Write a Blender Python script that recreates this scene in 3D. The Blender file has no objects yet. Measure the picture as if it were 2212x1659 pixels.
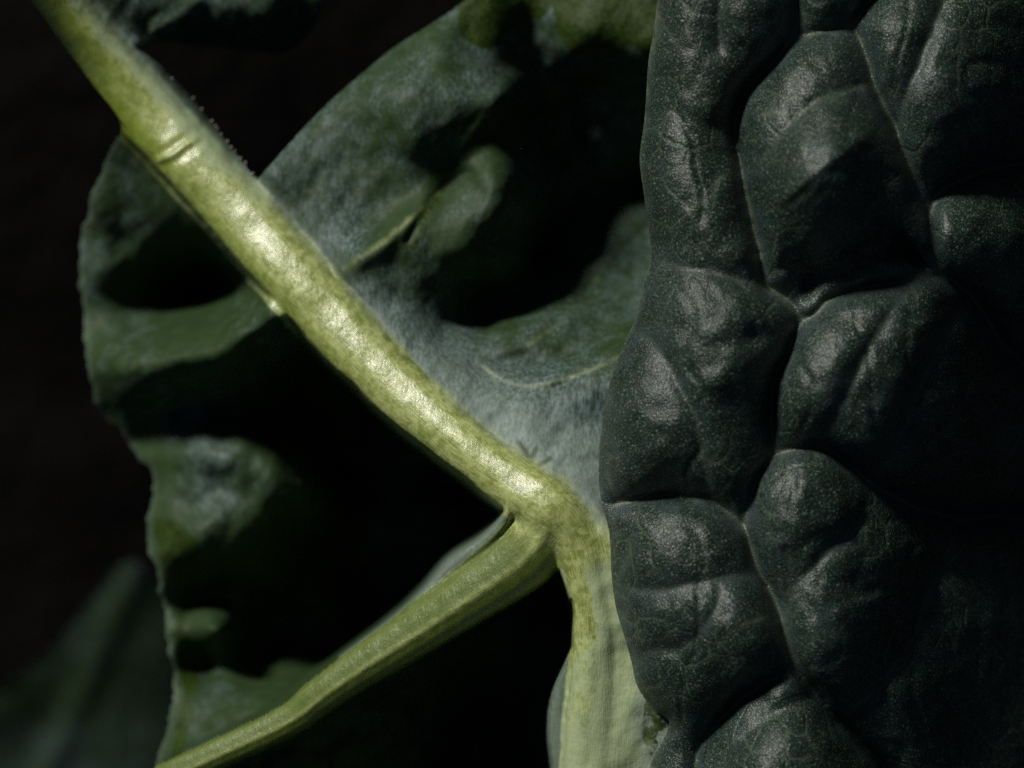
import bpy, math
import numpy as np
from mathutils import Vector

# ------------------------------------------------------------------ units
# photo "view pixels" (2212 x 1659) -> metres; the focus plane lies Z0 above the soil
PX = 4.0e-5
W, H = 2212.0, 1659.0
D = 7500.0            # camera distance from the focus plane, in px units (0.30 m)
Z0 = 0.16
scene = bpy.context.scene

def world(px, py, h):
    """photo pixel + height above the focus plane (px units) -> metres"""
    k = PX * (D - h) / D
    return (px - W / 2) * k, -(py - H / 2) * k, Z0 + h * PX

# ------------------------------------------------------------------ camera
cam = bpy.data.cameras.new('camera')
cam.sensor_width = 36.0
cam.lens = 36.0 * D / W
cam.clip_start = 0.01
cam.clip_end = 20.0
cam.dof.use_dof = True
cam.dof.focus_distance = (D + 0) * PX
cam.dof.aperture_fstop = 17.0
cam_o = bpy.data.objects.new('camera', cam)
cam_o.location = (0, 0, Z0 + D * PX)
scene.collection.objects.link(cam_o)
scene.camera = cam_o

# ------------------------------------------------------------------ light
ELEV = math.radians(34)
AZX, AZY = -0.62, 0.78
n_ = math.hypot(AZX, AZY)
SUN = Vector((AZX / n_ * math.cos(ELEV), AZY / n_ * math.cos(ELEV), math.sin(ELEV)))
wd = bpy.data.worlds.new('World')
scene.world = wd
wd.use_nodes = True
nt = wd.node_tree
sky = nt.nodes.new('ShaderNodeTexSky')
sky.sky_type = 'NISHITA'
sky.sun_disc = False
sky.sun_elevation = ELEV
sky.sun_rotation = math.atan2(AZX, AZY)
bg = nt.nodes['Background']
bg.inputs['Strength'].default_value = 0.016
nt.links.new(sky.outputs[0], bg.inputs['Color'])
sl = bpy.data.lights.new('sun', 'SUN')
sl.energy = 4.2
sl.angle = math.radians(11.0)
sl.color = (1.0, 0.96, 0.9)
so = bpy.data.objects.new('sun', sl)
so.rotation_euler = SUN.to_track_quat('Z', 'Y').to_euler()
so.location = SUN * 2
scene.collection.objects.link(so)
scene.view_settings.view_transform = 'Standard'
scene.view_settings.look = 'None'
scene.view_settings.gamma = 1.0
scene.view_settings.exposure = 0.0
scene.cycles.use_denoising = False

# ------------------------------------------------------------------ numpy helpers
rng = np.random.RandomState(7)

def catmull(P, n=8, closed=False):
    P = np.asarray(P, float)
    if closed:
        Q = np.vstack([P[-1:], P, P[:2]])
    else:
        Q = np.vstack([2 * P[:1] - P[1:2], P, 2 * P[-1:] - P[-2:-1]])
    out = []
    for i in range(1, len(Q) - 2):
        p0, p1, p2, p3 = Q[i - 1], Q[i], Q[i + 1], Q[i + 2]
        for t in np.linspace(0, 1, n, endpoint=False):
            out.append(0.5 * (2 * p1 + (p2 - p0) * t + (2 * p0 - 5 * p1 + 4 * p2 - p3) * t * t
                              + (3 * p1 - p0 - 3 * p2 + p3) * t ** 3))
    if not closed:
        out.append(P[-1])
    return np.array(out)

def line_field(X, Y, P):
    """distance, signed side (+ = right of travel, image coords), and interpolated extra columns of a polyline"""
    best = np.full(X.shape, 1e18)
    side = np.zeros(X.shape)
    ex = [np.zeros(X.shape) for _ in range(P.shape[1] - 2)]
    s_at = np.zeros(X.shape)
    s0 = 0.0
    for a, b in zip(P[:-1], P[1:]):
        dx, dy = b[0] - a[0], b[1] - a[1]
        L2 = dx * dx + dy * dy + 1e-9
        t = np.clip(((X - a[0]) * dx + (Y - a[1]) * dy) / L2, 0, 1)
        qx, qy = X - a[0] - t * dx, Y - a[1] - t * dy
        d = qx * qx + qy * qy
        m = d < best
        best = np.where(m, d, best)
        side = np.where(m, -(dx * qy - dy * qx), side)
        L = math.sqrt(L2)
        s_at = np.where(m, s0 + t * L, s_at)
        for k in range(len(ex)):
            ex[k] = np.where(m, a[2 + k] + t * (b[2 + k] - a[2 + k]), ex[k])
        s0 += L
    return np.sqrt(best), np.sign(side), s_at, ex

def poly_sdf(X, Y, P):
    """negative inside"""
    best = np.full(X.shape, 1e18)
    inside = np.zeros(X.shape, bool)
    n = len(P)
    for i in range(n):
        a, b = P[i], P[(i + 1) % n]
        dx, dy = b[0] - a[0], b[1] - a[1]
        L2 = dx * dx + dy * dy + 1e-9
        t = np.clip(((X - a[0]) * dx + (Y - a[1]) * dy) / L2, 0, 1)
        d = (X - a[0] - t * dx) ** 2 + (Y - a[1] - t * dy) ** 2
        best = np.minimum(best, d)
        c = (a[1] > Y) != (b[1] > Y)
        with np.errstate(divide='ignore', invalid='ignore'):
            xi = (b[0] - a[0]) * (Y - a[1]) / (b[1] - a[1] + 1e-12) + a[0]
        inside ^= c & (X < xi)
    d = np.sqrt(best)
    return np.where(inside, -d, d)

def sstep(a, b, x):
    t = np.clip((x - a) / (b - a), 0, 1)
    return t * t * (3 - 2 * t)

def smax(a, b, k):
    h = np.clip(0.5 + 0.5 * (a - b) / k, 0, 1)
    return b + (a - b) * h + k * h * (1 - h)

def vnoise(X, Y, scale, seed):
    """smooth value noise in -1..1"""
    r = np.random.RandomState(seed)
    T = r.uniform(-1, 1, (256, 256))
    x, y = X / scale + 1000, Y / scale + 1000
    xi, yi = np.floor(x).astype(int), np.floor(y).astype(int)
    fx, fy = x - xi, y - yi
    fx = fx ** 3 * (fx * (6 * fx - 15) + 10)
    fy = fy ** 3 * (fy * (6 * fy - 15) + 10)
    a, b = T[xi % 256, yi % 256], T[(xi + 1) % 256, yi % 256]
    c, d = T[xi % 256, (yi + 1) % 256], T[(xi + 1) % 256, (yi + 1) % 256]
    return (a * (1 - fx) + b * fx) * (1 - fy) + (c * (1 - fx) + d * fx) * fy

def fbm(X, Y, scale, seed, octv=3):
    o = 0
    for i in range(octv):
        o = o + vnoise(X, Y, scale / 2 ** i, seed + i) / 2 ** i
    return o

class RBF:
    """thin-plate surface through scattered heights"""
    def __init__(self, pts, lam=4e-6):
        P = np.array(pts, float)
        self.c = P[:, :2] / 1000
        n = len(P)
        A = np.zeros((n + 3, n + 3))
        A[:n, :n] = self.k(self.c[:, None] - self.c[None]) + lam * np.eye(n)
        A[:n, n] = 1
        A[:n, n + 1:] = self.c
        A[n:, :n] = A[:n, n:].T
        b = np.zeros(n + 3)
        b[:n] = P[:, 2]
        self.w = np.linalg.solve(A, b)
    @staticmethod
    def k(d):
        r2 = (d ** 2).sum(-1)
        return 0.5 * r2 * np.log(r2 + 1e-9)
    def coarse(self, xs, ys):
        X, Y = np.meshgrid(xs, ys)
        q = np.stack([X, Y], -1) / 1000
        out = self.w[-3] + self.w[-2] * q[..., 0] + self.w[-1] * q[..., 1]
        for i in range(len(self.c)):
            out += self.w[i] * self.k(q - self.c[i])
        return out
    def grid(self, xs, ys, f=4):
        xc = np.arange(xs[0], xs[-1] + 2 * f * (xs[1] - xs[0]), f * (xs[1] - xs[0]))
        yc = np.arange(ys[0], ys[-1] + 2 * f * (ys[1] - ys[0]), f * (ys[1] - ys[0]))
        C = self.coarse(xc, yc)
        return upsample(C, xc, yc, xs, ys)

def cub(C, t, axis):
    n = C.shape[axis]
    i = np.clip(np.floor(t).astype(int), 0, n - 2)
    f = t - i
    sh = [1, 1]
    sh[axis] = len(t)
    f = f.reshape(sh)
    g = lambda k: np.take(C, np.clip(i + k, 0, n - 1), axis)
    p0, p1, p2, p3 = g(-1), g(0), g(1), g(2)
    return 0.5 * (2 * p1 + (p2 - p0) * f + (2 * p0 - 5 * p1 + 4 * p2 - p3) * f * f + (3 * p1 - p0 - 3 * p2 + p3) * f ** 3)

def upsample(C, xc, yc, xs, ys):
    t = cub(C, (xs - xc[0]) / (xc[1] - xc[0]), 1)
    return cub(t, (ys - yc[0]) / (yc[1] - yc[0]), 0)

def blur(A, n):
    for _ in range(n):
        B = np.pad(A, 1, mode='edge')
        A = (B[1:-1, 1:-1] * 4 + (B[:-2, 1:-1] + B[2:, 1:-1] + B[1:-1, :-2] + B[1:-1, 2:]) * 2
             + B[:-2, :-2] + B[2:, 2:] + B[:-2, 2:] + B[2:, :-2]) / 16
    return A

# ------------------------------------------------------------------ materials
def new_mat(name):
    m = bpy.data.materials.new(name)
    m.use_nodes = True
    nt = m.node_tree
    p = nt.nodes['Principled BSDF']
    return m, nt, p

class N:
    """tiny node helper"""
    def __init__(self, nt):
        self.nt = nt
        self.tc = nt.nodes.new('ShaderNodeTexCoord')
    def link(self, v, sock):
        if isinstance(v, (int, float)):
            sock.default_value = v
        elif isinstance(v, tuple):
            sock.default_value = v if len(v) == 4 or sock.type == 'VECTOR' else v + (1,)
        else:
            self.nt.links.new(v, sock)
    def noise(self, scale, detail=3, rough=0.55, dist=0.0, vec=None):
        n = self.nt.nodes.new('ShaderNodeTexNoise')
        n.inputs['Scale'].default_value = scale
        n.inputs['Detail'].default_value = detail
        n.inputs['Roughness'].default_value = rough
        n.inputs['Distortion'].default_value = dist
        self.nt.links.new(vec or self.tc.outputs['Object'], n.inputs['Vector'])
        return n.outputs['Fac']
    def voro(self, scale, feature='F1', vec=None, out='Distance', rnd=1.0):
        n = self.nt.nodes.new('ShaderNodeTexVoronoi')
        n.feature = feature
        n.inputs['Scale'].default_value = scale
        n.inputs['Randomness'].default_value = rnd
        self.nt.links.new(vec or self.tc.outputs['Object'], n.inputs['Vector'])
        return n.outputs[out]
    def mapping(self, scale, rot=(0, 0, 0), vec=None):
        n = self.nt.nodes.new('ShaderNodeMapping')
        n.inputs['Scale'].default_value = scale
        n.inputs['Rotation'].default_value = rot
        self.nt.links.new(vec or self.tc.outputs['Object'], n.inputs['Vector'])
        return n.outputs[0]
    def attr(self, name):
        n = self.nt.nodes.new('ShaderNodeAttribute')
        n.attribute_name = name
        return n.outputs['Fac']
    def attrv(self, name):
        n = self.nt.nodes.new('ShaderNodeAttribute')
        n.attribute_name = name
        return n.outputs['Vector']
    def math(self, op, a, b=0.0, c=0.0):
        n = self.nt.nodes.new('ShaderNodeMath')
        n.operation = op
        for v, s in zip((a, b, c), n.inputs):
            self.link(v, s)
        return n.outputs[0]
    def ramp(self, v, a, b, lo=0.0, hi=1.0):
        n = self.nt.nodes.new('ShaderNodeMapRange')
        n.interpolation_type = 'SMOOTHSTEP'
        self.link(v, n.inputs[0])
        for i, q in enumerate((a, b, lo, hi)):
            n.inputs[1 + i].default_value = q
        return n.outputs[0]
    def mix(self, f, a, b, mode='MIX'):
        n = self.nt.nodes.new('ShaderNodeMix')
        n.data_type = 'RGBA'
        n.blend_type = mode
        self.link(f, n.inputs['Factor'])
        self.link(a, n.inputs['A'])
        self.link(b, n.inputs['B'])
        return n.outputs['Result']
    def bump(self, h, dist, strength=1.0, normal=None):
        n = self.nt.nodes.new('ShaderNodeBump')
        n.inputs['Distance'].default_value = dist
        n.inputs['Strength'].default_value = strength
        self.nt.links.new(h, n.inputs['Height'])
        if normal is not None:
            self.nt.links.new(normal, n.inputs['Normal'])
        return n.outputs[0]

def translucent(nt, p, color, fac):
    t = nt.nodes.new('ShaderNodeBsdfTranslucent')
    m = nt.nodes.new('ShaderNodeMixShader')
    out = nt.nodes['Material Output']
    if isinstance(color, tuple):
        t.inputs['Color'].default_value = color + (1,)
    else:
        nt.links.new(color, t.inputs['Color'])
    m.inputs[0].default_value = fac
    nt.links.new(p.outputs[0], m.inputs[1])
    nt.links.new(t.outputs[0], m.inputs[2])
    nt.links.new(m.outputs[0], out.inputs['Surface'])

# --- the leaf seen from below: waxy blue-green blade, yellow-green ribs
def make_underside():
    m, nt, p = new_mat('kale_underside')
    n = N(nt)
    rib, wax, scuff, pale = n.attr('rib'), n.attr('wax'), n.attr('scuff'), n.attr('pale')
    uv = n.attrv('flow')
    # blade
    fine = n.noise(2600, 3, 0.6)
    mid = n.noise(520, 4, 0.6)
    big = n.noise(110, 3, 0.5)
    fib = n.noise(1.0, 3, 0.65, 0.4, vec=n.mapping((3400, 1200, 2000), (0, 0, 0.5)))
    green = n.mix(mid, (0.012, 0.03, 0.008), (0.035, 0.066, 0.02))
    waxc = n.mix(n.ramp(fib, 0.32, 0.68), (0.025, 0.05, 0.042), (0.12, 0.17, 0.165))
    w = n.math('ADD', n.math('MULTIPLY', n.math('SUBTRACT', mid, 0.5), 1.1), wax)
    w = n.math('ADD', w, n.math('MULTIPLY', n.math('SUBTRACT', fine, 0.5), 1.0))
    w = n.ramp(w, 0.1, 0.9)
    blade = n.mix(w, green, waxc)
    blade = n.mix(n.math('MULTIPLY', pale, 0.75), blade, n.mix(fib, (0.15, 0.215, 0.175), (0.42, 0.5, 0.42)))
    # rubbed patches, saturated olive green with light cells
    cell = n.voro(4200, 'F1')
    rub = n.mix(n.ramp(cell, 0.15, 0.6), (0.05, 0.085, 0.012), (0.013, 0.03, 0.002))
    sc = n.math('ADD', scuff, n.math('MULTIPLY', n.math('SUBTRACT', n.noise(700, 4, 0.7), 0.5), 0.8))
    sc = n.ramp(sc, 0.45, 0.56)
    blade = n.mix(sc, blade, rub)
    # rib
    stri = n.noise(1.0, 4, 0.6, 0.2, vec=n.mapping((30, 1.6, 1), (0, 0, 0), uv))
    mott = n.noise(330, 4, 0.65, 0.5)
    mot2 = n.noise(1100, 3, 0.7, 0.3)
    ribg = n.mix(mott, (0.115, 0.16, 0.018), (0.29, 0.34, 0.085))
    ribc = n.mix(n.ramp(n.math('ADD', n.math('MULTIPLY', mot2, 0.6), n.math('MULTIPLY', stri, 0.5)), 0.42, 0.68), ribg, (0.46, 0.52, 0.2))
    side = n.attr('side')
    ribw = n.mix(mot2, (0.29, 0.375, 0.18), (0.47, 0.54, 0.32))
    sw = n.math('ADD', side, n.math('MULTIPLY', n.math('SUBTRACT', mott, 0.5), 1.3))
    sw = n.math('ADD', sw, n.math('MULTIPLY', n.math('SUBTRACT', stri, 0.5), 1.2))
    ribc = n.mix(n.ramp(sw, 0.25, 0.8), ribc, ribw)
    ribc = n.mix(n.attr('green_shading'), ribc, n.mix(mot2, (0.09, 0.14, 0.004), (0.25, 0.33, 0.018)))  # olive-lime tint holding painted dimming and glow of the ribs
    ribc = n.mix(n.attr('dull'), ribc, n.mix(stri, (0.045, 0.072, 0.013), (0.13, 0.18, 0.045)))
    ribf = n.ramp(n.math('ADD', rib, n.math('MULTIPLY', n.math('SUBTRACT', mott, 0.5), 0.8)), 0.15, 0.9)
    col = n.mix(ribf, blade, ribc)
    nt.links.new(col, p.inputs['Base Color'])
    nt.links.new(n.math('SUBTRACT', 0.6, n.math('MULTIPLY', ribf, 0.3)), p.inputs['Roughness'])
    nt.links.new(n.math('ADD', 0.25, n.math('MULTIPLY', n.math('MULTIPLY', ribf, n.math('SUBTRACT', 1.0, n.attr('dull'))), 0.75)), p.inputs['Specular IOR Level'])
    hgt = n.math('ADD', n.math('MULTIPLY', fine, 0.5), n.math('MULTIPLY', fib, 0.6))
    hgt = n.math('ADD', hgt, n.math('MULTIPLY', n.math('MULTIPLY', stri, ribf), 0.5))
    b = n.bump(hgt, 0.00009, 0.8)
    b = n.bump(n.math('MULTIPLY', mott, ribf), 0.00006, 0.6, b)
    nt.links.new(b, p.inputs['Normal'])
    translucent(nt, p, n.mix(ribf, (0.08, 0.15, 0.012), (0.25, 0.3, 0.04)), 0.14)
    return m

# --- the leaf seen from above: very dark, blistered, stippled with pale cells
def make_upperside():
    m, nt, p = new_mat('kale_upperside')
    n = N(nt)
    vein, bloom = n.attr('vein'), n.attr('bloom')
    grain = n.noise(6600, 1, 0.5)
    dots = n.ramp(grain, 0.5, 0.64)
    tiny = n.noise(7500, 2, 0.6)
    spark = n.ramp(n.noise(4600, 1, 0.5), 0.62, 0.72)
    mid = n.noise(420, 4, 0.6)
    big = n.noise(90, 3, 0.5)
    base = n.mix(big, (0.003, 0.009, 0.006), (0.008, 0.019, 0.011))
    base = n.mix(n.math('MULTIPLY', n.ramp(mid, 0.35, 0.75), 0.5), base, (0.012, 0.02, 0.018))
    base = n.mix(n.math('MULTIPLY', dots, 0.58), base, (0.05, 0.082, 0.062))
    base = n.mix(n.math('MULTIPLY', spark, 0.7), base, (0.17, 0.19, 0.16))  # glints of sun on the grain, painted as pale flecks
    fib = n.noise(1.0, 3, 0.65, 0.4, vec=n.mapping((3000, 900, 2000), (0, 0, 0.3)))
    blm = n.math('MULTIPLY', bloom, n.ramp(n.math('ADD', mid, n.math('MULTIPLY', fib, 0.5)), 0.5, 1.0))
    base = n.mix(n.math('MULTIPLY', blm, 0.85), base, (0.045, 0.066, 0.072))
    warp = nt.nodes.new('ShaderNodeVectorMath')
    warp.operation = 'MULTIPLY_ADD'
    nz = nt.nodes.new('ShaderNodeTexNoise')
    nz.inputs['Scale'].default_value = 260
    nt.links.new(n.tc.outputs['Object'], nz.inputs['Vector'])
    nt.links.new(nz.outputs['Color'], warp.inputs[0])
    warp.inputs[1].default_value = (0.0022, 0.0022, 0.0022)
    nt.links.new(n.tc.outputs['Object'], warp.inputs[2])
    net = n.voro(300, 'DISTANCE_TO_EDGE', vec=warp.outputs[0])
    line = n.math('MULTIPLY', n.ramp(net, 0.0, 0.035, 1.0, 0.0), n.ramp(big, 0.4, 0.62))
    base = n.mix(n.math('MULTIPLY', line, 0.65), base, (0.06, 0.085, 0.05))
    vn = n.math('MULTIPLY', vein, n.ramp(mid, 0.3, 0.65, 0.25, 0.9))
    base = n.mix(vn, base, n.mix(big, (0.05, 0.075, 0.02), (0.1, 0.12, 0.1)))
    nt.links.new(base, p.inputs['Base Color'])
    p.inputs['Roughness'].default_value = 0.42
    nt.links.new(n.ramp(tiny, 0.3, 0.7, 0.28, 0.44), p.inputs['Roughness'])
    p.inputs['Specular IOR Level'].default_value = 0.34
    h = n.math('ADD', n.math('MULTIPLY', grain, 1.6), n.math('MULTIPLY', tiny, 0.7))
    b = n.bump(h, 0.000045, 1.0)
    b = n.bump(mid, 0.0002, 0.4, b)
    b = n.bump(n.math('MULTIPLY', n.ramp(net, 0.0, 0.09), n.ramp(big, 0.4, 0.62)), 0.00008, 0.6, b)
    nt.links.new(b, p.inputs['Normal'])
    return m

def make_soil():
    m, nt, p = new_mat('shade_black_soil')
    n = N(nt)
    a = n.noise(60, 6, 0.7)
    nt.links.new(n.mix(a, (0.0006, 0.0004, 0.0003), (0.002, 0.0013, 0.001)), p.inputs['Base Color'])  # near-black because the deep shade under the leaves is put into the colour
    p.inputs['Roughness'].default_value = 0.95
    p.inputs['Specular IOR Level'].default_value = 0.1
    nt.links.new(n.bump(a, 0.01, 1.0), p.inputs['Normal'])
    return m

UNDER, UPPER, SOIL = make_underside(), make_upperside(), make_soil()

# ------------------------------------------------------------------ mesh builders
def grid_sheet(X, Y, Hh, sdf, part, names, attrs, thick, mat, parent, step):
    """Turn a sculpted height grid into closed leaf sheets, one mesh object for each part id."""
    gy, gx = np.gradient(sdf, step)
    # snap the outer ring of vertices onto the outline so that the leaf edge is smooth
    ring = (sdf > 0) & (sdf < step * 0.95)
    g = np.maximum(np.hypot(gx, gy), 0.3)
    X = np.where(ring, X - sdf * gx / g ** 2, X)
    Y = np.where(ring, Y - sdf * gy / g ** 2, Y)
    ok = sdf < step * 0.95
    quad = ok[:-1, :-1] & ok[1:, :-1] & ok[:-1, 1:] & ok[1:, 1:]
    wx, wy, wz = world(X, Y, Hh)
    P = np.stack([wx, wy, wz], -1)
    # normals of the whole sheet, so that parts meet without a seam
    dx = np.gradient(P, axis=1)
    dy = np.gradient(P, axis=0)
    nor = -np.cross(dx, dy)
    nor /= np.linalg.norm(nor, axis=-1, keepdims=True) + 1e-20
    Pb = P - np.array([0, 0, thick]) - nor * thick * 0.25
    ny, nx = X.shape
    vid = np.arange(ny * nx).reshape(ny, nx)
    qpart = part[:-1, :-1]
    origin = np.array(parent.location)
    objs = {}
    # boundary edges of the whole sheet
    pad = np.pad(quad, 1)
    up = quad & ~pad[:-2, 1:-1]
    dn = quad & ~pad[2:, 1:-1]
    lf = quad & ~pad[1:-1, :-2]
    rt = quad & ~pad[1:-1, 2:]
    a, b, c, d = vid[:-1, :-1], vid[1:, :-1], vid[1:, 1:], vid[:-1, 1:]
    NV = ny * nx
    for pid, name in enumerate(names):
        sel = quad & (qpart == pid)
        if sel.sum() < 20:
            continue
        F = [np.stack([a[sel], b[sel], c[sel], d[sel]], 1)]
        Bk = [np.stack([d[sel], c[sel], b[sel], a[sel]], 1) + NV]
        Wl = []
        for edge, (s, e) in ((up, (d, a)), (lf, (a, b)), (dn, (b, c)), (rt, (c, d))):
            k = sel & edge
            Wl.append(np.stack([e[k], s[k], s[k] + NV, e[k] + NV], 1))
        faces = np.vstack(F + Bk + Wl)
        used = np.unique(faces)
        remap = np.full(2 * NV, -1)
        remap[used] = np.arange(len(used))
        faces = remap[faces]
        allP = np.vstack([P.reshape(-1, 3), Pb.reshape(-1, 3)])[used] - origin
        allN = np.vstack([nor.reshape(-1, 3), -nor.reshape(-1, 3)])[used]
        me = bpy.data.meshes.new(name)
        me.vertices.add(len(used))
        me.vertices.foreach_set('co', allP.astype(np.float32).ravel())
        me.loops.add(faces.size)
        me.loops.foreach_set('vertex_index', faces.astype(np.int32).ravel())
        me.polygons.add(len(faces))
        me.polygons.foreach_set('loop_start', np.arange(0, faces.size, 4, dtype=np.int32))
        me.update(calc_edges=True)
        me.polygons.foreach_set('use_smooth', np.ones(len(faces), bool))
        me.normals_split_custom_set_from_vertices(allN.astype(np.float32))
        for an, av in attrs.items():
            if av.ndim == 3:
                at = me.attributes.new(an, 'FLOAT_VECTOR', 'POINT')
                v = np.vstack([av.reshape(-1, 3)] * 2)[used]
                at.data.foreach_set('vector', v.astype(np.float32).ravel())
            else:
                at = me.attributes.new(an, 'FLOAT', 'POINT')
                v = np.concatenate([av.ravel()] * 2)[used]
                at.data.foreach_set('value', v.astype(np.float32))
        me.materials.append(mat)
        o = bpy.data.objects.new(name, me)
        o.parent = parent
        scene.collection.objects.link(o)
        objs[name] = o
    return objs

def thing(name, label, cat, loc, group=None):
    o = bpy.data.objects.new(name, None)
    o.empty_display_size = 0.01
    o.location = loc
    o['label'] = label
    o['category'] = cat
    if group:
        o['group'] = group
    scene.collection.objects.link(o)
    return o

def tube(name, pts, radii, mat, parent, seg=16, attrs=None):
    pts = catmull(np.hstack([np.array(pts), np.array(radii)[:, None]]), 6)
    V, F = [], []
    for i, q in enumerate(pts):
        t = Vector(pts[min(i + 1, len(pts) - 1)][:3]) - Vector(pts[max(i - 1, 0)][:3])
        t.normalize()
        u = t.orthogonal() if i == 0 else (u - t * u.dot(t))
        u.normalize()
        v = t.cross(u)
        for k in range(seg):
            a = 2 * math.pi * k / seg
            V.append(Vector(q[:3]) + (u * math.cos(a) + v * math.sin(a)) * q[3] - Vector(parent.location))
    for i in range(len(pts) - 1):
        for k in range(seg):
            F.append((i * seg + k, i * seg + (k + 1) % seg, (i + 1) * seg + (k + 1) % seg, (i + 1) * seg + k))
    F.append(tuple(range(seg))[::-1])
    F.append(tuple(range((len(pts) - 1) * seg, len(pts) * seg)))
    me = bpy.data.meshes.new(name)
    me.from_pydata(V, [], F)
    me.polygons.foreach_set('use_smooth', np.ones(len(F), bool))
    for an, val in (attrs or {}).items():
        at = me.attributes.new(an, 'FLOAT', 'POINT')
        at.data.foreach_set('value', np.full(len(V), val, np.float32))
    me.materials.append(mat)
    o = bpy.data.objects.new(name, me)
    o.parent = parent
    scene.collection.objects.link(o)
    return o

# ------------------------------------------------------------------ the ground
def make_ground():
    n = 90
    xs = np.linspace(-1, 1, n)
    xs = np.sign(xs) * np.abs(xs) ** 2.2 * 3.0
    X, Y = np.meshgrid(xs, xs)
    Z = 0.008 * fbm(X, Y, 0.05, 90, 4) + 0.004 * fbm(X, Y, 0.012, 95, 2)
    me = bpy.data.meshes.new('ground')
    V = np.stack([X, Y, Z], -1).reshape(-1, 3)
    F = [(i * n + j, i * n + j + 1, (i + 1) * n + j + 1, (i + 1) * n + j) for i in range(n - 1) for j in range(n - 1)]
    me.from_pydata(V.tolist(), [], F)
    me.polygons.foreach_set('use_smooth', np.ones(len(F), bool))
    me.materials.append(SOIL)
    o = bpy.data.objects.new('ground', me)
    o['kind'] = 'structure'
    scene.collection.objects.link(o)
make_ground()

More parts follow.
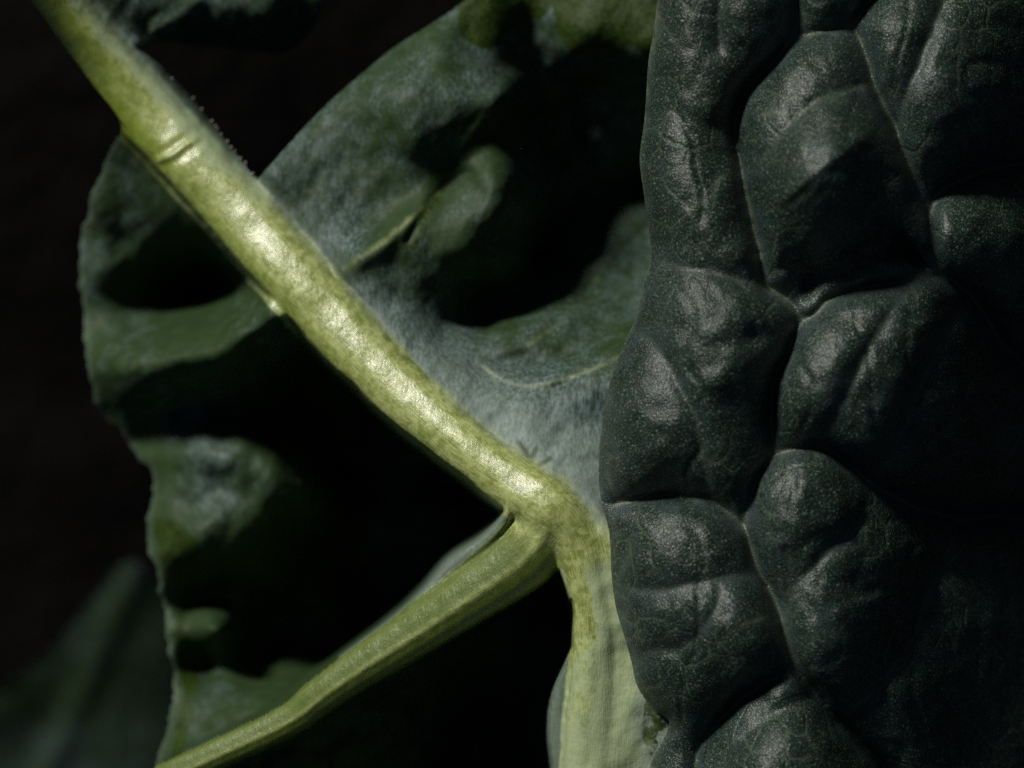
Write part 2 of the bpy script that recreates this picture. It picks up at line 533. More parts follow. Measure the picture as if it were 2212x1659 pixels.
# ------------------------------------------------------------------ LEAF A: underside with the pale ribs
def leaf_a():
    step = 4.0
    xs = np.arange(-260, 1620, step)
    ys = np.arange(-260, 1960, step)
    X, Y = np.meshgrid(xs, ys)
    # the upper half of the leaf tilts down towards the far end
    def tilt(x, y):
        q = (1180 - x) * 0.74 + (1095 - y) * 0.67
        return np.interp(q, [0, 120, 250, 450, 640, 935, 1420, 1800], [0, -26, -55, -88, -107, -112, -60, -30])
    def tilted(P):
        return [(p[0], p[1], p[2] + float(tilt(p[0], p[1]))) + tuple(p[3:]) for p in P]
    # ribs: x, y, height, radius
    RIB = catmull(tilted([(-60, -200, -600, 62), (60, -60, -520, 64), (178, 85, -430, 66), (300, 228, -335, 70), (400, 340, -260, 70),
                   (505, 452, -198, 72), (610, 572, -140, 74), (705, 680, -97, 74), (800, 782, -62, 70), (900, 880, -32, 66),
                   (1000, 962, -8, 62), (1100, 1040, 10, 62), (1180, 1095, 24, 68), (1240, 1160, 16, 56), (1266, 1260, 4, 42),
                   (1280, 1350, -2, 46), (1280, 1450, -8, 52), (1274, 1560, -18, 56), (1268, 1660, -32, 56), (1262, 1780, -55, 56),
                   (1250, 1990, -110, 58)]), 6)
    VL = catmull([(1190, 1110, 6, 60), (1150, 1180, -4, 76), (1105, 1222, -16, 74), (995, 1300, -42, 62), (878, 1378, -76, 54),
                  (765, 1452, -105, 46), (690, 1505, -125, 42), (620, 1558, -148, 38), (455, 1636, -195, 36), (340, 1690, -230, 36),
                  (120, 1800, -300, 36)], 6)
    RIB[:, 3] *= 0.93
    dR, sR, tR, (hR, rR) = line_field(X, Y, RIB)
    dV, sV, tV, (hV, rV) = line_field(X, Y, VL)

    # ---- right-hand blade
    R = [(560, 385, -185), (640, 295, -240), (720, 215, -275), (790, 155, -290), (850, 105, -300), (930, 55, -310), (1000, 5, -320),
         (1080, -80, -340),
         (600, 440, -190), (680, 350, -215), (760, 270, -225), (840, 190, -185), (900, 120, -240), (970, 80, -270),
         (862, 215, -160), (870, 270, -158), (900, 310, -172), (930, 230, -162), (960, 290, -176), (1000, 200, -180), (1040, 260, -200), (1000, 300, -195),
         (1090, 200, -235), (1095, 270, -258), (890, 345, -200), (930, 375, -212), (965, 368, -228), (1000, 345, -225), (915, 405, -207), (1060, 305, -235), (830, 330, -205), (820, 400, -215),
         (680, 460, -190), (750, 400, -212), (640, 510, -170), (720, 540, -150), (790, 480, -195), (850, 440, -215),
         (700, 600, -108), (745, 578, -115), (830, 522, -150), (900, 462, -172), (960, 412, -225),
         (1050, 370, -186), (1100, 385, -205), (1105, 450, -228), (1030, 430, -172), (980, 480, -166), (930, 540, -165), (860, 570, -152),
         (1000, 560, -192), (1070, 520, -228), (920, 620, -190), (840, 630, -140), (980, 640, -270),
         (1150, 440, -420), (1135, 560, -400), (1040, 640, -380),
         (780, 640, -95), (860, 680, -120), (930, 715, -165), (1000, 745, -195), (1080, 752, -205), (1150, 735, -215), (1220, 690, -280),
         (1280, 610, -480), (1340, 530, -640), (1390, 470, -760), (1450, 420, -860),
         (1000, 690, -330), (1100, 700, -370), (1180, 660, -430), (1240, 570, -640), (1300, 470, -760), (1380, 380, -860),
         (1150, 560, -560), (1200, 440, -680), (1200, 320, -660), (1180, 220, -580), (1300, 300, -640), (1390, 280, -720), (1350, 220, -620),
         (1160, 130, -470), (1150, 60, -430), (1150, -40, -390), (1050, 30, -325), (1080, 80, -350), (1000, 80, -290), (1110, 120, -420),
         (1210, 40, -350), (1300, 20, -320), (1300, 80, -325), (1400, 40, -310), (1400, 110, -330), (1230, 110, -365), (1250, 160, -470), (1380, 170, -470),
         (1300, -80, -330), (1450, -80, -320), (1500, 60, -330), (1550, 300, -650),
         (1350, 620, -500), (1420, 560, -620), (1380, 690, -330), (1300, 720, -290), (1220, 770, -220), (1150, 790, -195), (1080, 780, -190),
         (1040, 785, -160), (1090, 822, -125), (1160, 832, -112), (1250, 808, -112), (1340, 768, -135), (1420, 720, -190), (1520, 660, -280),
         (960, 790, -105), (1000, 850, -72), (1100, 880, -70), (1200, 890, -82), (1300, 880, -90), (1400, 860, -110), (1520, 850, -160),
         (1050, 930, -36), (1150, 970, -42), (1250, 980, -70), (1350, 1000, -100), (1150, 1020, -16), (1230, 1050, -26), (1290, 1080, -52),
         (1400, 1100, -110), (1310, 1180, -8), (1330, 1300, -16), (1400, 1300, -60), (1345, 1420, -18), (1400, 1500, -44), (1430, 1560, -62),
         (1350, 1560, -30), (1340, 1680, -42), (1420, 1700, -90), (1350, 1850, -100), (1500, 1500, -140), (1500, 1800, -180), (1600, 1200, -220),
         (880, 780, -70), (940, 850, -45), (800, 700, -85),
         (300, 90, -405), (400, 20, -445), (350, 75, -470), (500, 60, -480), (600, 55, -510), (450, -20, -450), (420, 95, -560), (540, 100, -560),
         (650, 90, -640), (300, -50, -470), (200, -100, -500), (600, -150, -640)]
    HR = RBF(tilted(R)).grid(xs, ys)
    # ---- left-hand blade
    Lp = [(240, 290, -420), (330, 330, -385), (280, 340, -430), (230, 420, -490), (200, 500, -530), (182, 600, -560), (195, 690, -570),
          (400, 430, -370), (480, 540, -420), (300, 430, -450), (350, 480, -450), (300, 550, -520), (250, 600, -545), (380, 540, -540),
          (450, 570, -640), (420, 640, -680), (490, 620, -640), (350, 660, -620), (540, 590, -430), (260, 690, -570),
          (598, 670, -215), (560, 650, -330), (545, 715, -265), (460, 740, -320), (380, 755, -370), (300, 760, -420), (230, 770, -470),
          (480, 800, -340), (380, 830, -400), (290, 850, -450), (220, 830, -500), (500, 690, -330), (400, 700, -480), (300, 715, -540),
          (580, 740, -330), (540, 800, -410), (450, 870, -480), (400, 905, -540), (320, 915, -560), (240, 890, -560),
          (690, 770, -700), (760, 860, -850), (860, 960, -900), (960, 1040, -900), (1050, 1100, -850), (1000, 1200, -850), (900, 1270, -850), (800, 1340, -850), (720, 1410, -760),
          (640, 740, -520), (600, 850, -700), (700, 850, -820), (720, 1000, -860), (850, 950, -860), (850, 1100, -900), (980, 1100, -820),
          (800, 1250, -900), (700, 1200, -820), (560, 890, -620), (480, 900, -560),
          (300, 980, -600), (330, 1060, -560), (380, 960, -520), (440, 945, -470), (520, 940, -470), (600, 985, -480), (665, 1050, -510),
          (560, 1050, -440), (480, 1060, -445), (420, 1100, -460), (350, 1150, -510), (440, 1180, -455), (520, 1190, -470), (580, 1140, -490),
          (640, 1120, -580), (560, 1240, -600), (380, 1230, -520), (440, 1260, -570), (700, 1080, -640),
          (360, 1330, -540), (400, 1300, -580), (460, 1290, -640), (560, 1320, -760), (450, 1340, -500), (485, 1365, -500), (420, 1370, -520),
          (540, 1400, -700), (640, 1380, -760), (720, 1340, -780), (380, 1430, -530), (440, 1440, -590), (520, 1460, -580),
          (400, 1500, -490), (470, 1500, -480), (560, 1500, -480), (640, 1490, -520), (720, 1450, -600), (380, 1590, -470), (450, 1580, -430),
          (560, 1550, -420), (340, 1660, -470), (400, 1640, -410),
          (300, 1800, -480), (560, 1680, -380), (640, 1640, -390), (720, 1590, -420), (800, 1540, -450), (780, 1640, -450), (700, 1720, -400),
          (860, 1600, -560), (900, 1500, -560), (1000, 1440, -560), (1100, 1360, -520), (1170, 1310, -440), (950, 1640, -760), (1060, 1560, -820),
          (1150, 1480, -560), (1180, 1400, -420), (1100, 1700, -800), (1170, 1560, -520), (500, 1850, -420), (900, 1850, -700), (100, 1700, -600)]
    Lp = [(a, b, -150 + (c + 150) * 1.42) if c < -250 else (a, b, c) for a, b, c in Lp]
    LA = np.array(Lp)
    _, ps, _, _ = line_field(LA[:, 0], LA[:, 1], VL)
    _, ps0, _, _ = line_field(np.array([760.0]), np.array([1420.0]), VL)
    _, gs, _, _ = line_field(X, Y, VL)
    up = [p for p, q in zip(Lp, ps) if q == ps0[0]]
    dn = [p for p, q in zip(Lp, ps) if q != ps0[0]]
    dn += [(450, 1580, -500), (1210, 1300, -500), (1100, 1250, -620), (1230, 1600, -560), (1230, 1800, -500)]
    up += [(700, 1500, -760), (850, 1400, -950), (1000, 1300, -1000), (1100, 1200, -1000), (520, 1590, -520)]
    HL = np.where(gs == ps0[0], RBF(up).grid(xs, ys), RBF(dn).grid(xs, ys))

    right = sR < 0          # +1 = left of the drawn direction in image space; fixed below by a probe point
    probe = (np.abs(X - 1200) < step) & (np.abs(Y - 900) < step)
    if not right[probe].any():
        right = ~right
    HL = HL - np.maximum(HL - (hR - 0.6 * rR), 0) * sstep(1.6, 1.0, dR / rR)
    sdv = np.where(right, dR, -dR) / rR
    flank = hR - 7 - 0.05 * np.maximum(dR - rR * 0.5, 0)
    wfl = sstep(1040, 1180, Y) * sstep(330, 140, dR)
    flank2 = hR - 22 - 0.6 * np.maximum(dR - rR * 0.5, 0)
    wfl = np.maximum(wfl, np.maximum(0.85 * sstep(430, 560, Y) * sstep(150, 70, dR), sstep(115, 75, dR) * sstep(1250, 1100, Y)))
    flank = flank2 + (flank - flank2) * sstep(1000, 1200, Y)
    HR = HR + 18 * np.exp(-((X - 925) / 80) ** 2 - ((Y - 230) / 95) ** 2) + 16 * np.exp(-((X - 880) / 40) ** 2 - ((Y - 310) / 50) ** 2) + 14 * np.exp(-((X - 960) / 50) ** 2 - ((Y - 110) / 45) ** 2)
    d1, _, t1, _ = line_field(X, Y, catmull([(700, 604, 0), (745, 578, 0), (830, 522, 0), (900, 462, 0), (955, 408, 0)], 6))
    HR = HR + 24 * np.exp(-(d1 / 27) ** 2) * sstep(330, 200, t1) * sstep(0, 90, t1)
    HR = HR + (flank - HR) * wfl
    base = HL + (HR - HL) * sstep(-0.35, 0.1, sdv)
    base = base + np.where(right, 5 * fbm(X, Y, 80, 12, 2) * sstep(70, 200, dR) * sstep(900, 500, Y), 0)
    # soft wrinkles of the blade
    base = base + 26 * fbm(X, Y, 105, 17, 2) * (~right) * sstep(90, 220, dR) + 7 * fbm(X, Y, 95, 11, 3) + 2.2 * fbm(X * 0.8 + Y * 0.6, Y * 0.35 - X * 0.5, 26, 21, 2) * (1 - 0.8 * right * sstep(1050, 1200, Y))
    # the fin of blade left of the lower rib and on the upper edge of the side vein
    # fins: x, y, height, radius
    FIN1 = catmull([(1236, 1400, -60, 2), (1226, 1440, -66, 10), (1213, 1505, -80, 23), (1210, 1580, -90, 28), (1218, 1670, -100, 26), (1226, 1850, -130, 20)], 6)
    FIN2 = catmull([(1104, 1058, -6, 6), (1094, 1115, -22, 12), (1050, 1170, -42, 17), (985, 1222, -70, 22), (920, 1285, -90, 14), (850, 1340, -115, 8), (740, 1420, -140, 6)], 6)
    # small veins of the right blade
    V1 = catmull(tilted([(742, 582, -150, 12), (775, 560, -142, 16), (830, 522, -156, 14), (895, 466, -190, 12), (950, 415, -260, 6)]), 6)
    V2 = catmull(tilted([(960, 722, -215, 4), (1040, 766, -192, 8), (1110, 755, -190, 11), (1190, 712, -256, 9), (1270, 625, -460, 9), (1340, 530, -630, 9), (1430, 440, -820, 9)]), 6)
    V3 = catmull(tilted([(1040, 790, -150, 6), (1095, 824, -122, 7), (1160, 833, -110, 8), (1250, 810, -112, 8), (1340, 768, -132, 8), (1450, 700, -215, 8)]), 6)
    V4 = catmull(tilted([(300, 92, -440, 10), (335, 64, -432, 14), (400, 18, -448, 15), (480, -60, -470, 14), (560, -200, -520, 12)]), 6)

    def tube_h(d, hc, r, fall=90.0):
        inner = hc - r + np.sqrt(np.maximum(r * r - d * d, 0))
        return np.where(d < r, inner, hc - r - fall * (d - r))
    lump = 3.4 * fbm(X, Y, 90, 31, 2) + 0.35 * vnoise(tR, dR * sR * 0.4, 15, 37)
    Rr = rR * (1 + 0.04 * vnoise(tR, dR * 0, 60, 41))
    rib_h = tube_h(dR, hR, Rr) + lump * np.clip(1 - dR / Rr, 0, 1) ** 0.5
    # scar across the upper rib
    dS, _, _, _ = line_field(X, Y, catmull([(345, 345, 0), (372, 335, 0), (402, 312, 0), (425, 300, 0)], 6))
    scar_s = tR - np.interp(0, [0], [0])
    scar = np.exp(-(dS / 7.0) ** 2)
    rib_h = rib_h + 5 * scar - 4 * np.exp(-((dS - 14) / 9.0) ** 2) * (dR < Rr)
    vl_h = tube_h(dV, hV, rV)
    # ridge and flatter upper face of the side vein
    vs = dV * np.sign(sV)
    vsign = 1.0
    pr = (np.abs(X - 760) < step) & (np.abs(Y - 1420) < step)
    if (vs[pr] > 0).any():
        vsign = -1.0
    vs = vs * vsign                               # negative = upper-left face, positive = lower-right face
    vl_h = vl_h + 5 * np.exp(-((vs - 0.12 * rV) / (0.16 * rV)) ** 2) + 0.5 * fbm(X, Y, 30, 51, 2)
    # cliff beside the rib where the cavity is
    sdv = np.where(right, dR, -dR) / rR
    Hh = smax(base, rib_h, 5.0 + 23.0 * sstep(-0.3, 0.7, sdv))
    Hh = smax(Hh, vl_h, 14.0)
    SPUR = catmull([(1200, 1168, -18, 8), (1206, 1200, -24, 14), (1222, 1240, -34, 14), (1234, 1290, -40, 8)], 6)
    for FN, k, fl in ((FIN1, 5.0, 90.0), (FIN2, 4.0, 90.0), (SPUR, 4.0, 90.0)):
        d, _, _, (hc, r) = line_field(X, Y, FN)
        Hh = smax(Hh, tube_h(d, hc, r, fl), k)
    vd = {}
    for nm, VV, k in (('V1', V1, 18.0), ('V2', V2, 16.0), ('V3', V3, 12.0), ('V4', V4, 14.0)):
        d, s, t, (hc, r) = line_field(X, Y, VV)
        vd[nm] = (d, r, s, t)
        m = right | (nm == 'V4')
        Hh = np.where(m, smax(Hh, hc + r * 0.5 - (d / (r * 1.6)) ** 2 * r, k), Hh)
    # slit below the fold at the end of V1
    d, _, _, (w,) = line_field(X, Y, catmull([(1012, 372, 10), (960, 405, 15), (915, 462, 11), (880, 520, 6)], 6))
    Hh = Hh - 10 * np.exp(-(d / w) ** 2)
    # added curl: far end bent up, away from the sun, so the rib dims
    q = np.maximum((470 - X) * 0.64 + (410 - Y) * 0.77, 0)
    qq = np.arange(0, 1200, 5.0)
    rise = np.cumsum(np.interp(qq, [0, 200, 400, 520, 800], [0, 0.18, 0.5, 0.85, 0.8])) * 5.0
    Hh = Hh + np.interp(q, qq, rise) * np.where(right, sstep(230, 110, dR), 1.0)
    Hh = blur(Hh, 1)

    # ---- outline
    OUT = catmull([(-235, -250), (-235, -60), (-60, -48), (35, -35), (75, 10), (128, 85), (200, 182), (262, 270), (232, 340), (200, 410), (182, 500), (172, 600), (182, 700), (196, 790), (206, 860),
                   (245, 915), (290, 970), (322, 1015), (330, 1060), (318, 1120), (320, 1180), (335, 1240), (355, 1330), (370, 1400), (372, 1480), (360, 1550),
                   (335, 1660), (290, 1800), (270, 1950), (700, 1955), (1100, 1955), (1590, 1955), (1600, 1500), (1600, 1000), (1600, 300), (1600, -240), (1300, -255), (1150, -250),
                   (1080, -80), (1000, 3), (930, 52), (850, 103), (790, 152), (720, 212), (640, 293), (575, 365), (552, 384), (518, 342), (450, 256), (400, 196), (350, 142), (306, 106),
                   (345, 92), (420, 96), (520, 108), (610, 112), (660, 80), (700, 0), (740, -250), (300, -255)], 6, True)
    sdf = poly_sdf(X, Y, OUT)
    sdf = sdf + (7 * fbm(X, Y, 70, 401, 2) + 3.5 * fbm(X, Y, 22, 411, 2)) * sstep(60, 20, np.abs(sdf)) * (~right) * (dR > rR * 1.2)
    Hh = Hh - 16 * np.exp(-np.maximum(-sdf, 0) / 10.0) * (dR > rR * 0.8)        # rolled margin

    # ---- colour masks
    rib = np.where(right, sstep(1.6, 0.5, dR / rR), sstep(1.3, 1.0, dR / rR))
    rib = np.maximum(rib, right * sstep(1000, 1240, Y) * sstep(190, 40, dR + 14 * fbm(X, Y, 60, 63, 3)))
    ribv = sstep(1.15, 0.9, dV / rV) * (Hh > hV - rV * 1.1)
    rib_all = np.maximum(rib, ribv)
    for nm, gain in (('V1', 0.36), ('V2', 0.25), ('V3', 0.35), ('V4', 0.3)):
        d, r, s, t = vd[nm]
        rib_all = np.maximum(rib_all, gain * np.exp(-(d / r) ** 2) * right)
    sd = np.where(right, dR, -dR) / rR                       # -1 left edge .. +1 right edge
    low = sstep(1150, 1300, Y)
    # wax-pale flank on the right of the rib, wider in the lower part and on the upper rib
    side = sstep(0.15, 0.75, sd + 0.12 * fbm(X, Y, 40, 61, 2)) * np.clip(0.75 * sstep(560, 300, Y) + 1.0 * low + 0.12, 0, 1)
    side = np.maximum(side, 0.5 * sstep(-0.86, -0.97, sd) * (~right))
    side = side * (1 - right * sstep(420, 600, Y) * sstep(1180, 1050, Y))
    side = np.maximum(side, low * sstep(-0.1, 0.35, sd + 0.1 * fbm(X, Y, 30, 66, 2)))
    side = np.maximum(side, 0.75 * sstep(1230, 1560, Y + 60 * fbm(X, Y, 80, 67, 3)) * (dR < rR * 1.5))
    side = np.where(ribv > 0.5, side * (dR < rR), side)
    green_shading = sstep(520, 250, Y) * sstep(0.25, -0.6, sd) * sstep(60, 230, Y) * 0.85 * (dR < rR * 1.2)  # upper rib: olive tone plus its fade into shadow, put into the colour
    green_shading = np.maximum(green_shading, 0.4 * sstep(900, 700, Y) * (np.abs(sd + 0.75) < 0.2) * sstep(200, 400, Y))
    green_shading = np.maximum(green_shading, 0.75 * sstep(420, 60, Y) * sstep(0.5, 0.1, sd) * (dR < rR * 1.2))
    green_shading = green_shading * (1 - 0.9 * scar)
    onv = (ribv > 0.5) & ((dR > rR * 0.95) | (~right & (dR > rR * 0.75)))
    green_shading = np.where(onv, 0.85 * sstep(0.05, 0.45, vs / rV) * sstep(1400, 900, X * 0 + 900), green_shading)
    green_shading = np.where(onv, 0.95 * sstep(0.05, 0.4, vs / rV) * sstep(0.8, 1.5, dR / rR), green_shading)  # lime lower face: translucent glow of the vein painted as colour
    dull = np.where(onv, 0.85 * sstep(0.25, -0.1, vs / rV) * sstep(0.8, 2.0, dR / rR), 0.0)
    pale = np.zeros_like(X)
    pale = np.maximum(pale, sstep(4.2, 1.0, dR / rR) * right * sstep(600, 1050, Y))
    pale = np.maximum(pale, right * sstep(1020, 1200, Y))
    pale = np.maximum(pale, 0.25 * right * sstep(2.0, 1.0, dR / rR))
    for FN in (FIN1, FIN2):
        d, _, _, (hc, r) = line_field(X, Y, FN)
        pale = np.maximum(pale, 0.55 * sstep(1.6, 0.8, d / r))
    pale = np.maximum(pale, (0.3 * np.exp(-np.abs(sdf) / 7.0)) * (~right))
    wax = 0.42 + 0.25 * fbm(X, Y, 150, 71, 3)
    wax = wax + 0.35 * right * sstep(330, 90, dR) * sstep(350, 700, Y) + 0.2 * right * sstep(700, 900, Y)
    wax = np.where(right, wax, wax - 0.25)  # dimness of the left lobes put into the colour as less wax
    wax = wax - 0.35 * np.exp(-(vd['V1'][0] / 30) ** 2) * right
    def blob(pts, soft=14):
        return sstep(soft, -soft, poly_sdf(X, Y, catmull(pts, 5, True)))
    scuff = blob([(998, -10), (990, 60), (1020, 95), (1060, 105), (1110, 60), (1185, 25), (1190, -60), (1050, -80)])
    scuff = np.maximum(scuff, blob([(1200, -60), (1200, 40), (1215, 90), (1240, 118), (1290, 105), (1330, 120), (1360, 95), (1410, 125), (1440, 60), (1430, -60)]))
    scuff = np.maximum(scuff, 0.95 * blob([(338, 1120), (345, 1200), (370, 1250), (420, 1245), (430, 1180), (390, 1140)]))
    scuff = np.maximum(scuff, 0.9 * blob([(395, 1360), (385, 1420), (400, 1500), (430, 1490), (420, 1400)]))
    scuff = np.maximum(scuff, 0.8 * blob([(395, 1500), (375, 1600), (365, 1650), (385, 1650), (420, 1540)]))
    scuff = np.maximum(scuff, 0.8 * blob([(888, 530), (915, 462), (955, 408), (965, 415), (925, 470), (900, 535)], 8))
    scuff = np.maximum(scuff, 0.85 * blob([(700, 580), (740, 620), (790, 680), (850, 735), (930, 820), (905, 830), (830, 765), (760, 690), (700, 620)], 12))
    scuff = np.maximum(scuff, 0.55 * blob([(1385, 1500), (1430, 1530), (1450, 1570), (1410, 1640), (1385, 1600)], 14))
    # thin green scratches beside the rib
    for ln in ([(1122, 955), (1136, 978), (1150, 1008)], [(1158, 968), (1148, 992), (1138, 1012)], [(1188, 990), (1168, 1003), (1150, 1010)]):
        d, _, _, _ = line_field(X, Y, np.array([(a, b, 0.0) for a, b in ln]))
        wax = wax - 0.8 * np.exp(-(d / 6.0) ** 2)
        pale = pale * (1 - 0.75 * np.exp(-(d / 6.0) ** 2))
    scuff = scuff * (1 - 0.85 * sstep(0.6, 0.95, rib_all))
    flow = np.stack([dR * np.where(right, 1, -1) / 60.0, tR / 60.0, 0 * X], -1)
    flow[onv] = np.stack([vs / 45.0, tV / 60.0, 0 * X], -1)[onv]

    # ---- parts
    part = np.zeros(X.shape, int)
    part[np.where(right, dR < rR * 1.05, dR < rR * 1.12)] = 1
    part[onv & (part == 0)] = 2
    part[onv & ~right & (dR > rR * 0.8)] = 2
    ids = {'V1': 3, 'V2': 4, 'V3': 5, 'V4': 6}
    for nm, i in ids.items():
        d, r, s, t = vd[nm]
        part[(d < r * 1.1) & (part == 0) & right] = i
    root = thing('kale_leaf', 'kale leaf underside with pale yellow-green branching rib and waxy blue-green blade', 'leaf', world(1250, 1955, -110))
    names = ['blade', 'midrib', 'branch_rib', 'vein', 'vein', 'vein', 'vein']
    grid_sheet(X, Y, Hh, sdf, part, names, dict(rib=rib_all, wax=wax, scuff=scuff, pale=pale, side=side, green_shading=green_shading, dull=dull, flow=flow),
               0.0004, UNDER, root, step)
    # stalk leading from the blade down to the soil, below the frame
    P = [world(1250, 1900, -140), world(1245, 2060, -260), world(1235, 2330, -900), world(1220, 2450, -2200), world(1210, 2480, -4100)]
    tube('leaf_stalk', P, [50 * PX, 60 * PX, 75 * PX, 85 * PX, 95 * PX], UNDER, root, attrs={'rib': 1.0})
    return root
leaf_a()

# ------------------------------------------------------------------ LEAF B: blistered upper side
def leaf_b():
    step = 4.0
    xs = np.arange(1240, 2560, step)
    ys = np.arange(-240, 1960, step)
    X, Y = np.meshgrid(xs, ys)
    OUT = catmull([(1432, -235), (1425, -60), (1413, 60), (1401, 130), (1393, 250), (1382, 340), (1391, 420), (1402, 500), (1405, 560), (1391, 610), (1375, 680), (1350, 740),
                   (1322, 810), (1304, 900), (1295, 970), (1294, 1050), (1303, 1100), (1316, 1150), (1320, 1230), (1330, 1310), (1350, 1380), (1364, 1430), (1376, 1480),
                   (1408, 1530), (1445, 1558), (1432, 1600), (1408, 1645), (1398, 1700), (1390, 1800), (1395, 1950), (1900, 1955), (2540, 1950), (2550, 800), (2540, -230), (1900, -236)], 6, True)
    sdf = poly_sdf(X, Y, OUT)
    main = [
        [(1840, 52), (1800, 60), (1720, 90), (1650, 150), (1602, 205), (1588, 270), (1595, 340), (1610, 400), (1625, 470), (1640, 560), (1652, 618), (1690, 645), (1732, 692)],
        [(1990, -240), (1940, -60), (1895, -10), (1860, 30), (1840, 52)],
        [(1840, 52), (1865, 110), (1890, 185), (1930, 270), (1965, 360), (1995, 460), (2018, 560), (2032, 592)],
        [(1652, 618), (1700, 645), (1732, 692), (1800, 650), (1900, 616), (2000, 598), (2032, 592)],
        [(2032, 592), (2080, 622), (2130, 685), (2180, 760), (2280, 850), (2420, 900), (2560, 960)],
        [(1732, 692), (1700, 760), (1677, 820), (1666, 900), (1664, 985)],
        [(1664, 985), (1720, 972), (1775, 965), (1830, 1000), (1885, 1045), (1960, 1090), (2080, 1120), (2200, 1120), (2400, 1150), (2560, 1200)],
        [(1664, 985), (1640, 1030), (1620, 1090), (1614, 1150), (1630, 1205), (1656, 1270), (1684, 1325), (1702, 1390), (1716, 1442)],
        [(1716, 1442), (1660, 1470), (1600, 1510), (1555, 1555), (1520, 1595), (1500, 1660), (1490, 1800), (1480, 1960)],
        [(1716, 1442), (1770, 1500), (1815, 1560), (1900, 1645), (1960, 1760), (2000, 1960)],
        [(1305, 1095), (1350, 1082), (1420, 1073), (1512, 1072), (1560, 1100), (1612, 1145)],
        [(2032, 592), (2014, 520), (2022, 430), (2080, 390), (2160, 362), (2300, 330), (2560, 300)],
        [(1720, -240), (1722, -60), (1715, 60), (1700, 100)],
    ]
    weak = [
        [(1405, 560), (1480, 578), (1540, 592), (1600, 608), (1652, 622)],
        [(1775, 965), (1800, 900), (1850, 810), (1900, 720), (1950, 645), (1978, 602)],
        [(1640, 350), (1660, 320), (1700, 272), (1760, 222), (1820, 196), (1890, 182)],
        [(1365, 715), (1430, 760), (1470, 830), (1500, 900), (1518, 970), (1525, 1050), (1512, 1072)],
        [(1296, 960), (1306, 1000), (1320, 1050), (1342, 1086)],
        [(1320, 1255), (1380, 1272), (1480, 1266), (1560, 1250), (1645, 1238)],
        [(1560, -200), (1556, 20), (1550, 110)],
        [(1716, 1442), (1770, 1500), (1700, 1530), (1620, 1580), (1560, 1660), (1540, 1800)],
        [(1700, 1180), (1712, 1250), (1700, 1330), (1705, 1390)],
        [(1880, 1045), (1860, 1120), (1800, 1180), (1740, 1240), (1705, 1300)],
        [(2080, 1120), (2020, 1250), (1960, 1400), (1880, 1500), (1815, 1560)],
        [(2100, 640), (2040, 720), (1980, 860), (1940, 960), (1890, 1040)],
        [(2060, -240), (2040, 0), (1990, 120), (1950, 240), (1930, 270)],
        [(1365, 1430), (1420, 1400), (1480, 1400), (1540, 1330), (1560, 1252)],
        [(1320, 1150), (1360, 1170), (1350, 1230), (1330, 1250)],
    ]
    dm = np.full(X.shape, 1e9)
    dw = np.full(X.shape, 1e9)
    wob = lambda: (5 * vnoise(X, Y, 45, 201), 5 * vnoise(X, Y, 45, 202))
    ox, oy = wob()
    main_d = []
    for g in main:
        P = catmull([(a, b, 0) for a, b in g], 6)
        d, *_ = line_field(X + ox, Y + oy, P)
        main_d.append(d)
        dm = np.minimum(dm, d)
    for g in weak:
        P = catmull([(a, b, 0) for a, b in g], 6)
        d, *_ = line_field(X + ox, Y + oy, P)
        dw = np.minimum(dw, d)

    dc = np.full(X.shape, 1e9)
    for g in ([(1598, 355), (1548, 398), (1540, 450)], [(1690, 1320), (1640, 1340), (1580, 1365)], [(1650, 245), (1690, 240), (1740, 245)], [(1885, 185), (1840, 195), (1800, 215)]):
        d, *_ = line_field(X + ox, Y + oy, catmull([(a, b, 0) for a, b in g], 6))
        dc = np.minimum(dc, d)

    def inflate(pin, levels=(8, 4, 2, 1), its=(400, 300, 200, 140)):
        u = None
        for f, it in zip(levels, its):
            ny, nx = (pin.shape[0] // f) * f, (pin.shape[1] // f) * f
            p = pin[:ny, :nx].reshape(ny // f, f, nx // f, f).max((1, 3)) if f > 1 else pin
            if u is None:
                u = np.zeros(p.shape)
            else:
                u = np.kron(u, np.ones((2, 2)))
                u = np.pad(u, ((0, max(0, p.shape[0] - u.shape[0])), (0, max(0, p.shape[1] - u.shape[1]))), mode='edge')[:p.shape[0], :p.shape[1]]
            free = ~p
            u = u * free
            hh = (f * step) ** 2
            for _ in range(it):
                q = np.pad(u, 1)
                u = (q[:-2, 1:-1] + q[2:, 1:-1] + q[1:-1, :-2] + q[1:-1, 2:] + hh) * 0.25 * free
        return u
    out = sdf > -step
    u1 = inflate((dm < step * 0.75) | out)
    u2 = inflate((dm < step * 0.75) | (dw < step * 0.75) | out)
    q1 = np.sqrt(u1 + 460) - math.sqrt(460)
    q2 = np.sqrt(u2 + 420) - math.sqrt(420)
    puff = 1.35 * q1 + 0.68 * q2
    puff = puff * (1 + 0.3 * np.exp(-((X - 1800) ** 2 + (Y - 430) ** 2) / 230 ** 2))
    puff = blur(puff, 3)
    # the big upper blister leans towards the light, its far half drops away
    big = poly_sdf(X, Y, catmull([(1840, 60), (1720, 95), (1605, 210), (1592, 290), (1640, 560), (1655, 610), (1740, 680), (1900, 612), (2020, 590), (1990, 470), (1930, 270), (1885, 180)], 6, True))
    puff = puff - 0.72 * np.maximum((X - 1750) * 0.62 + (Y - 385) * 0.78, 0) * sstep(0, -90, big)
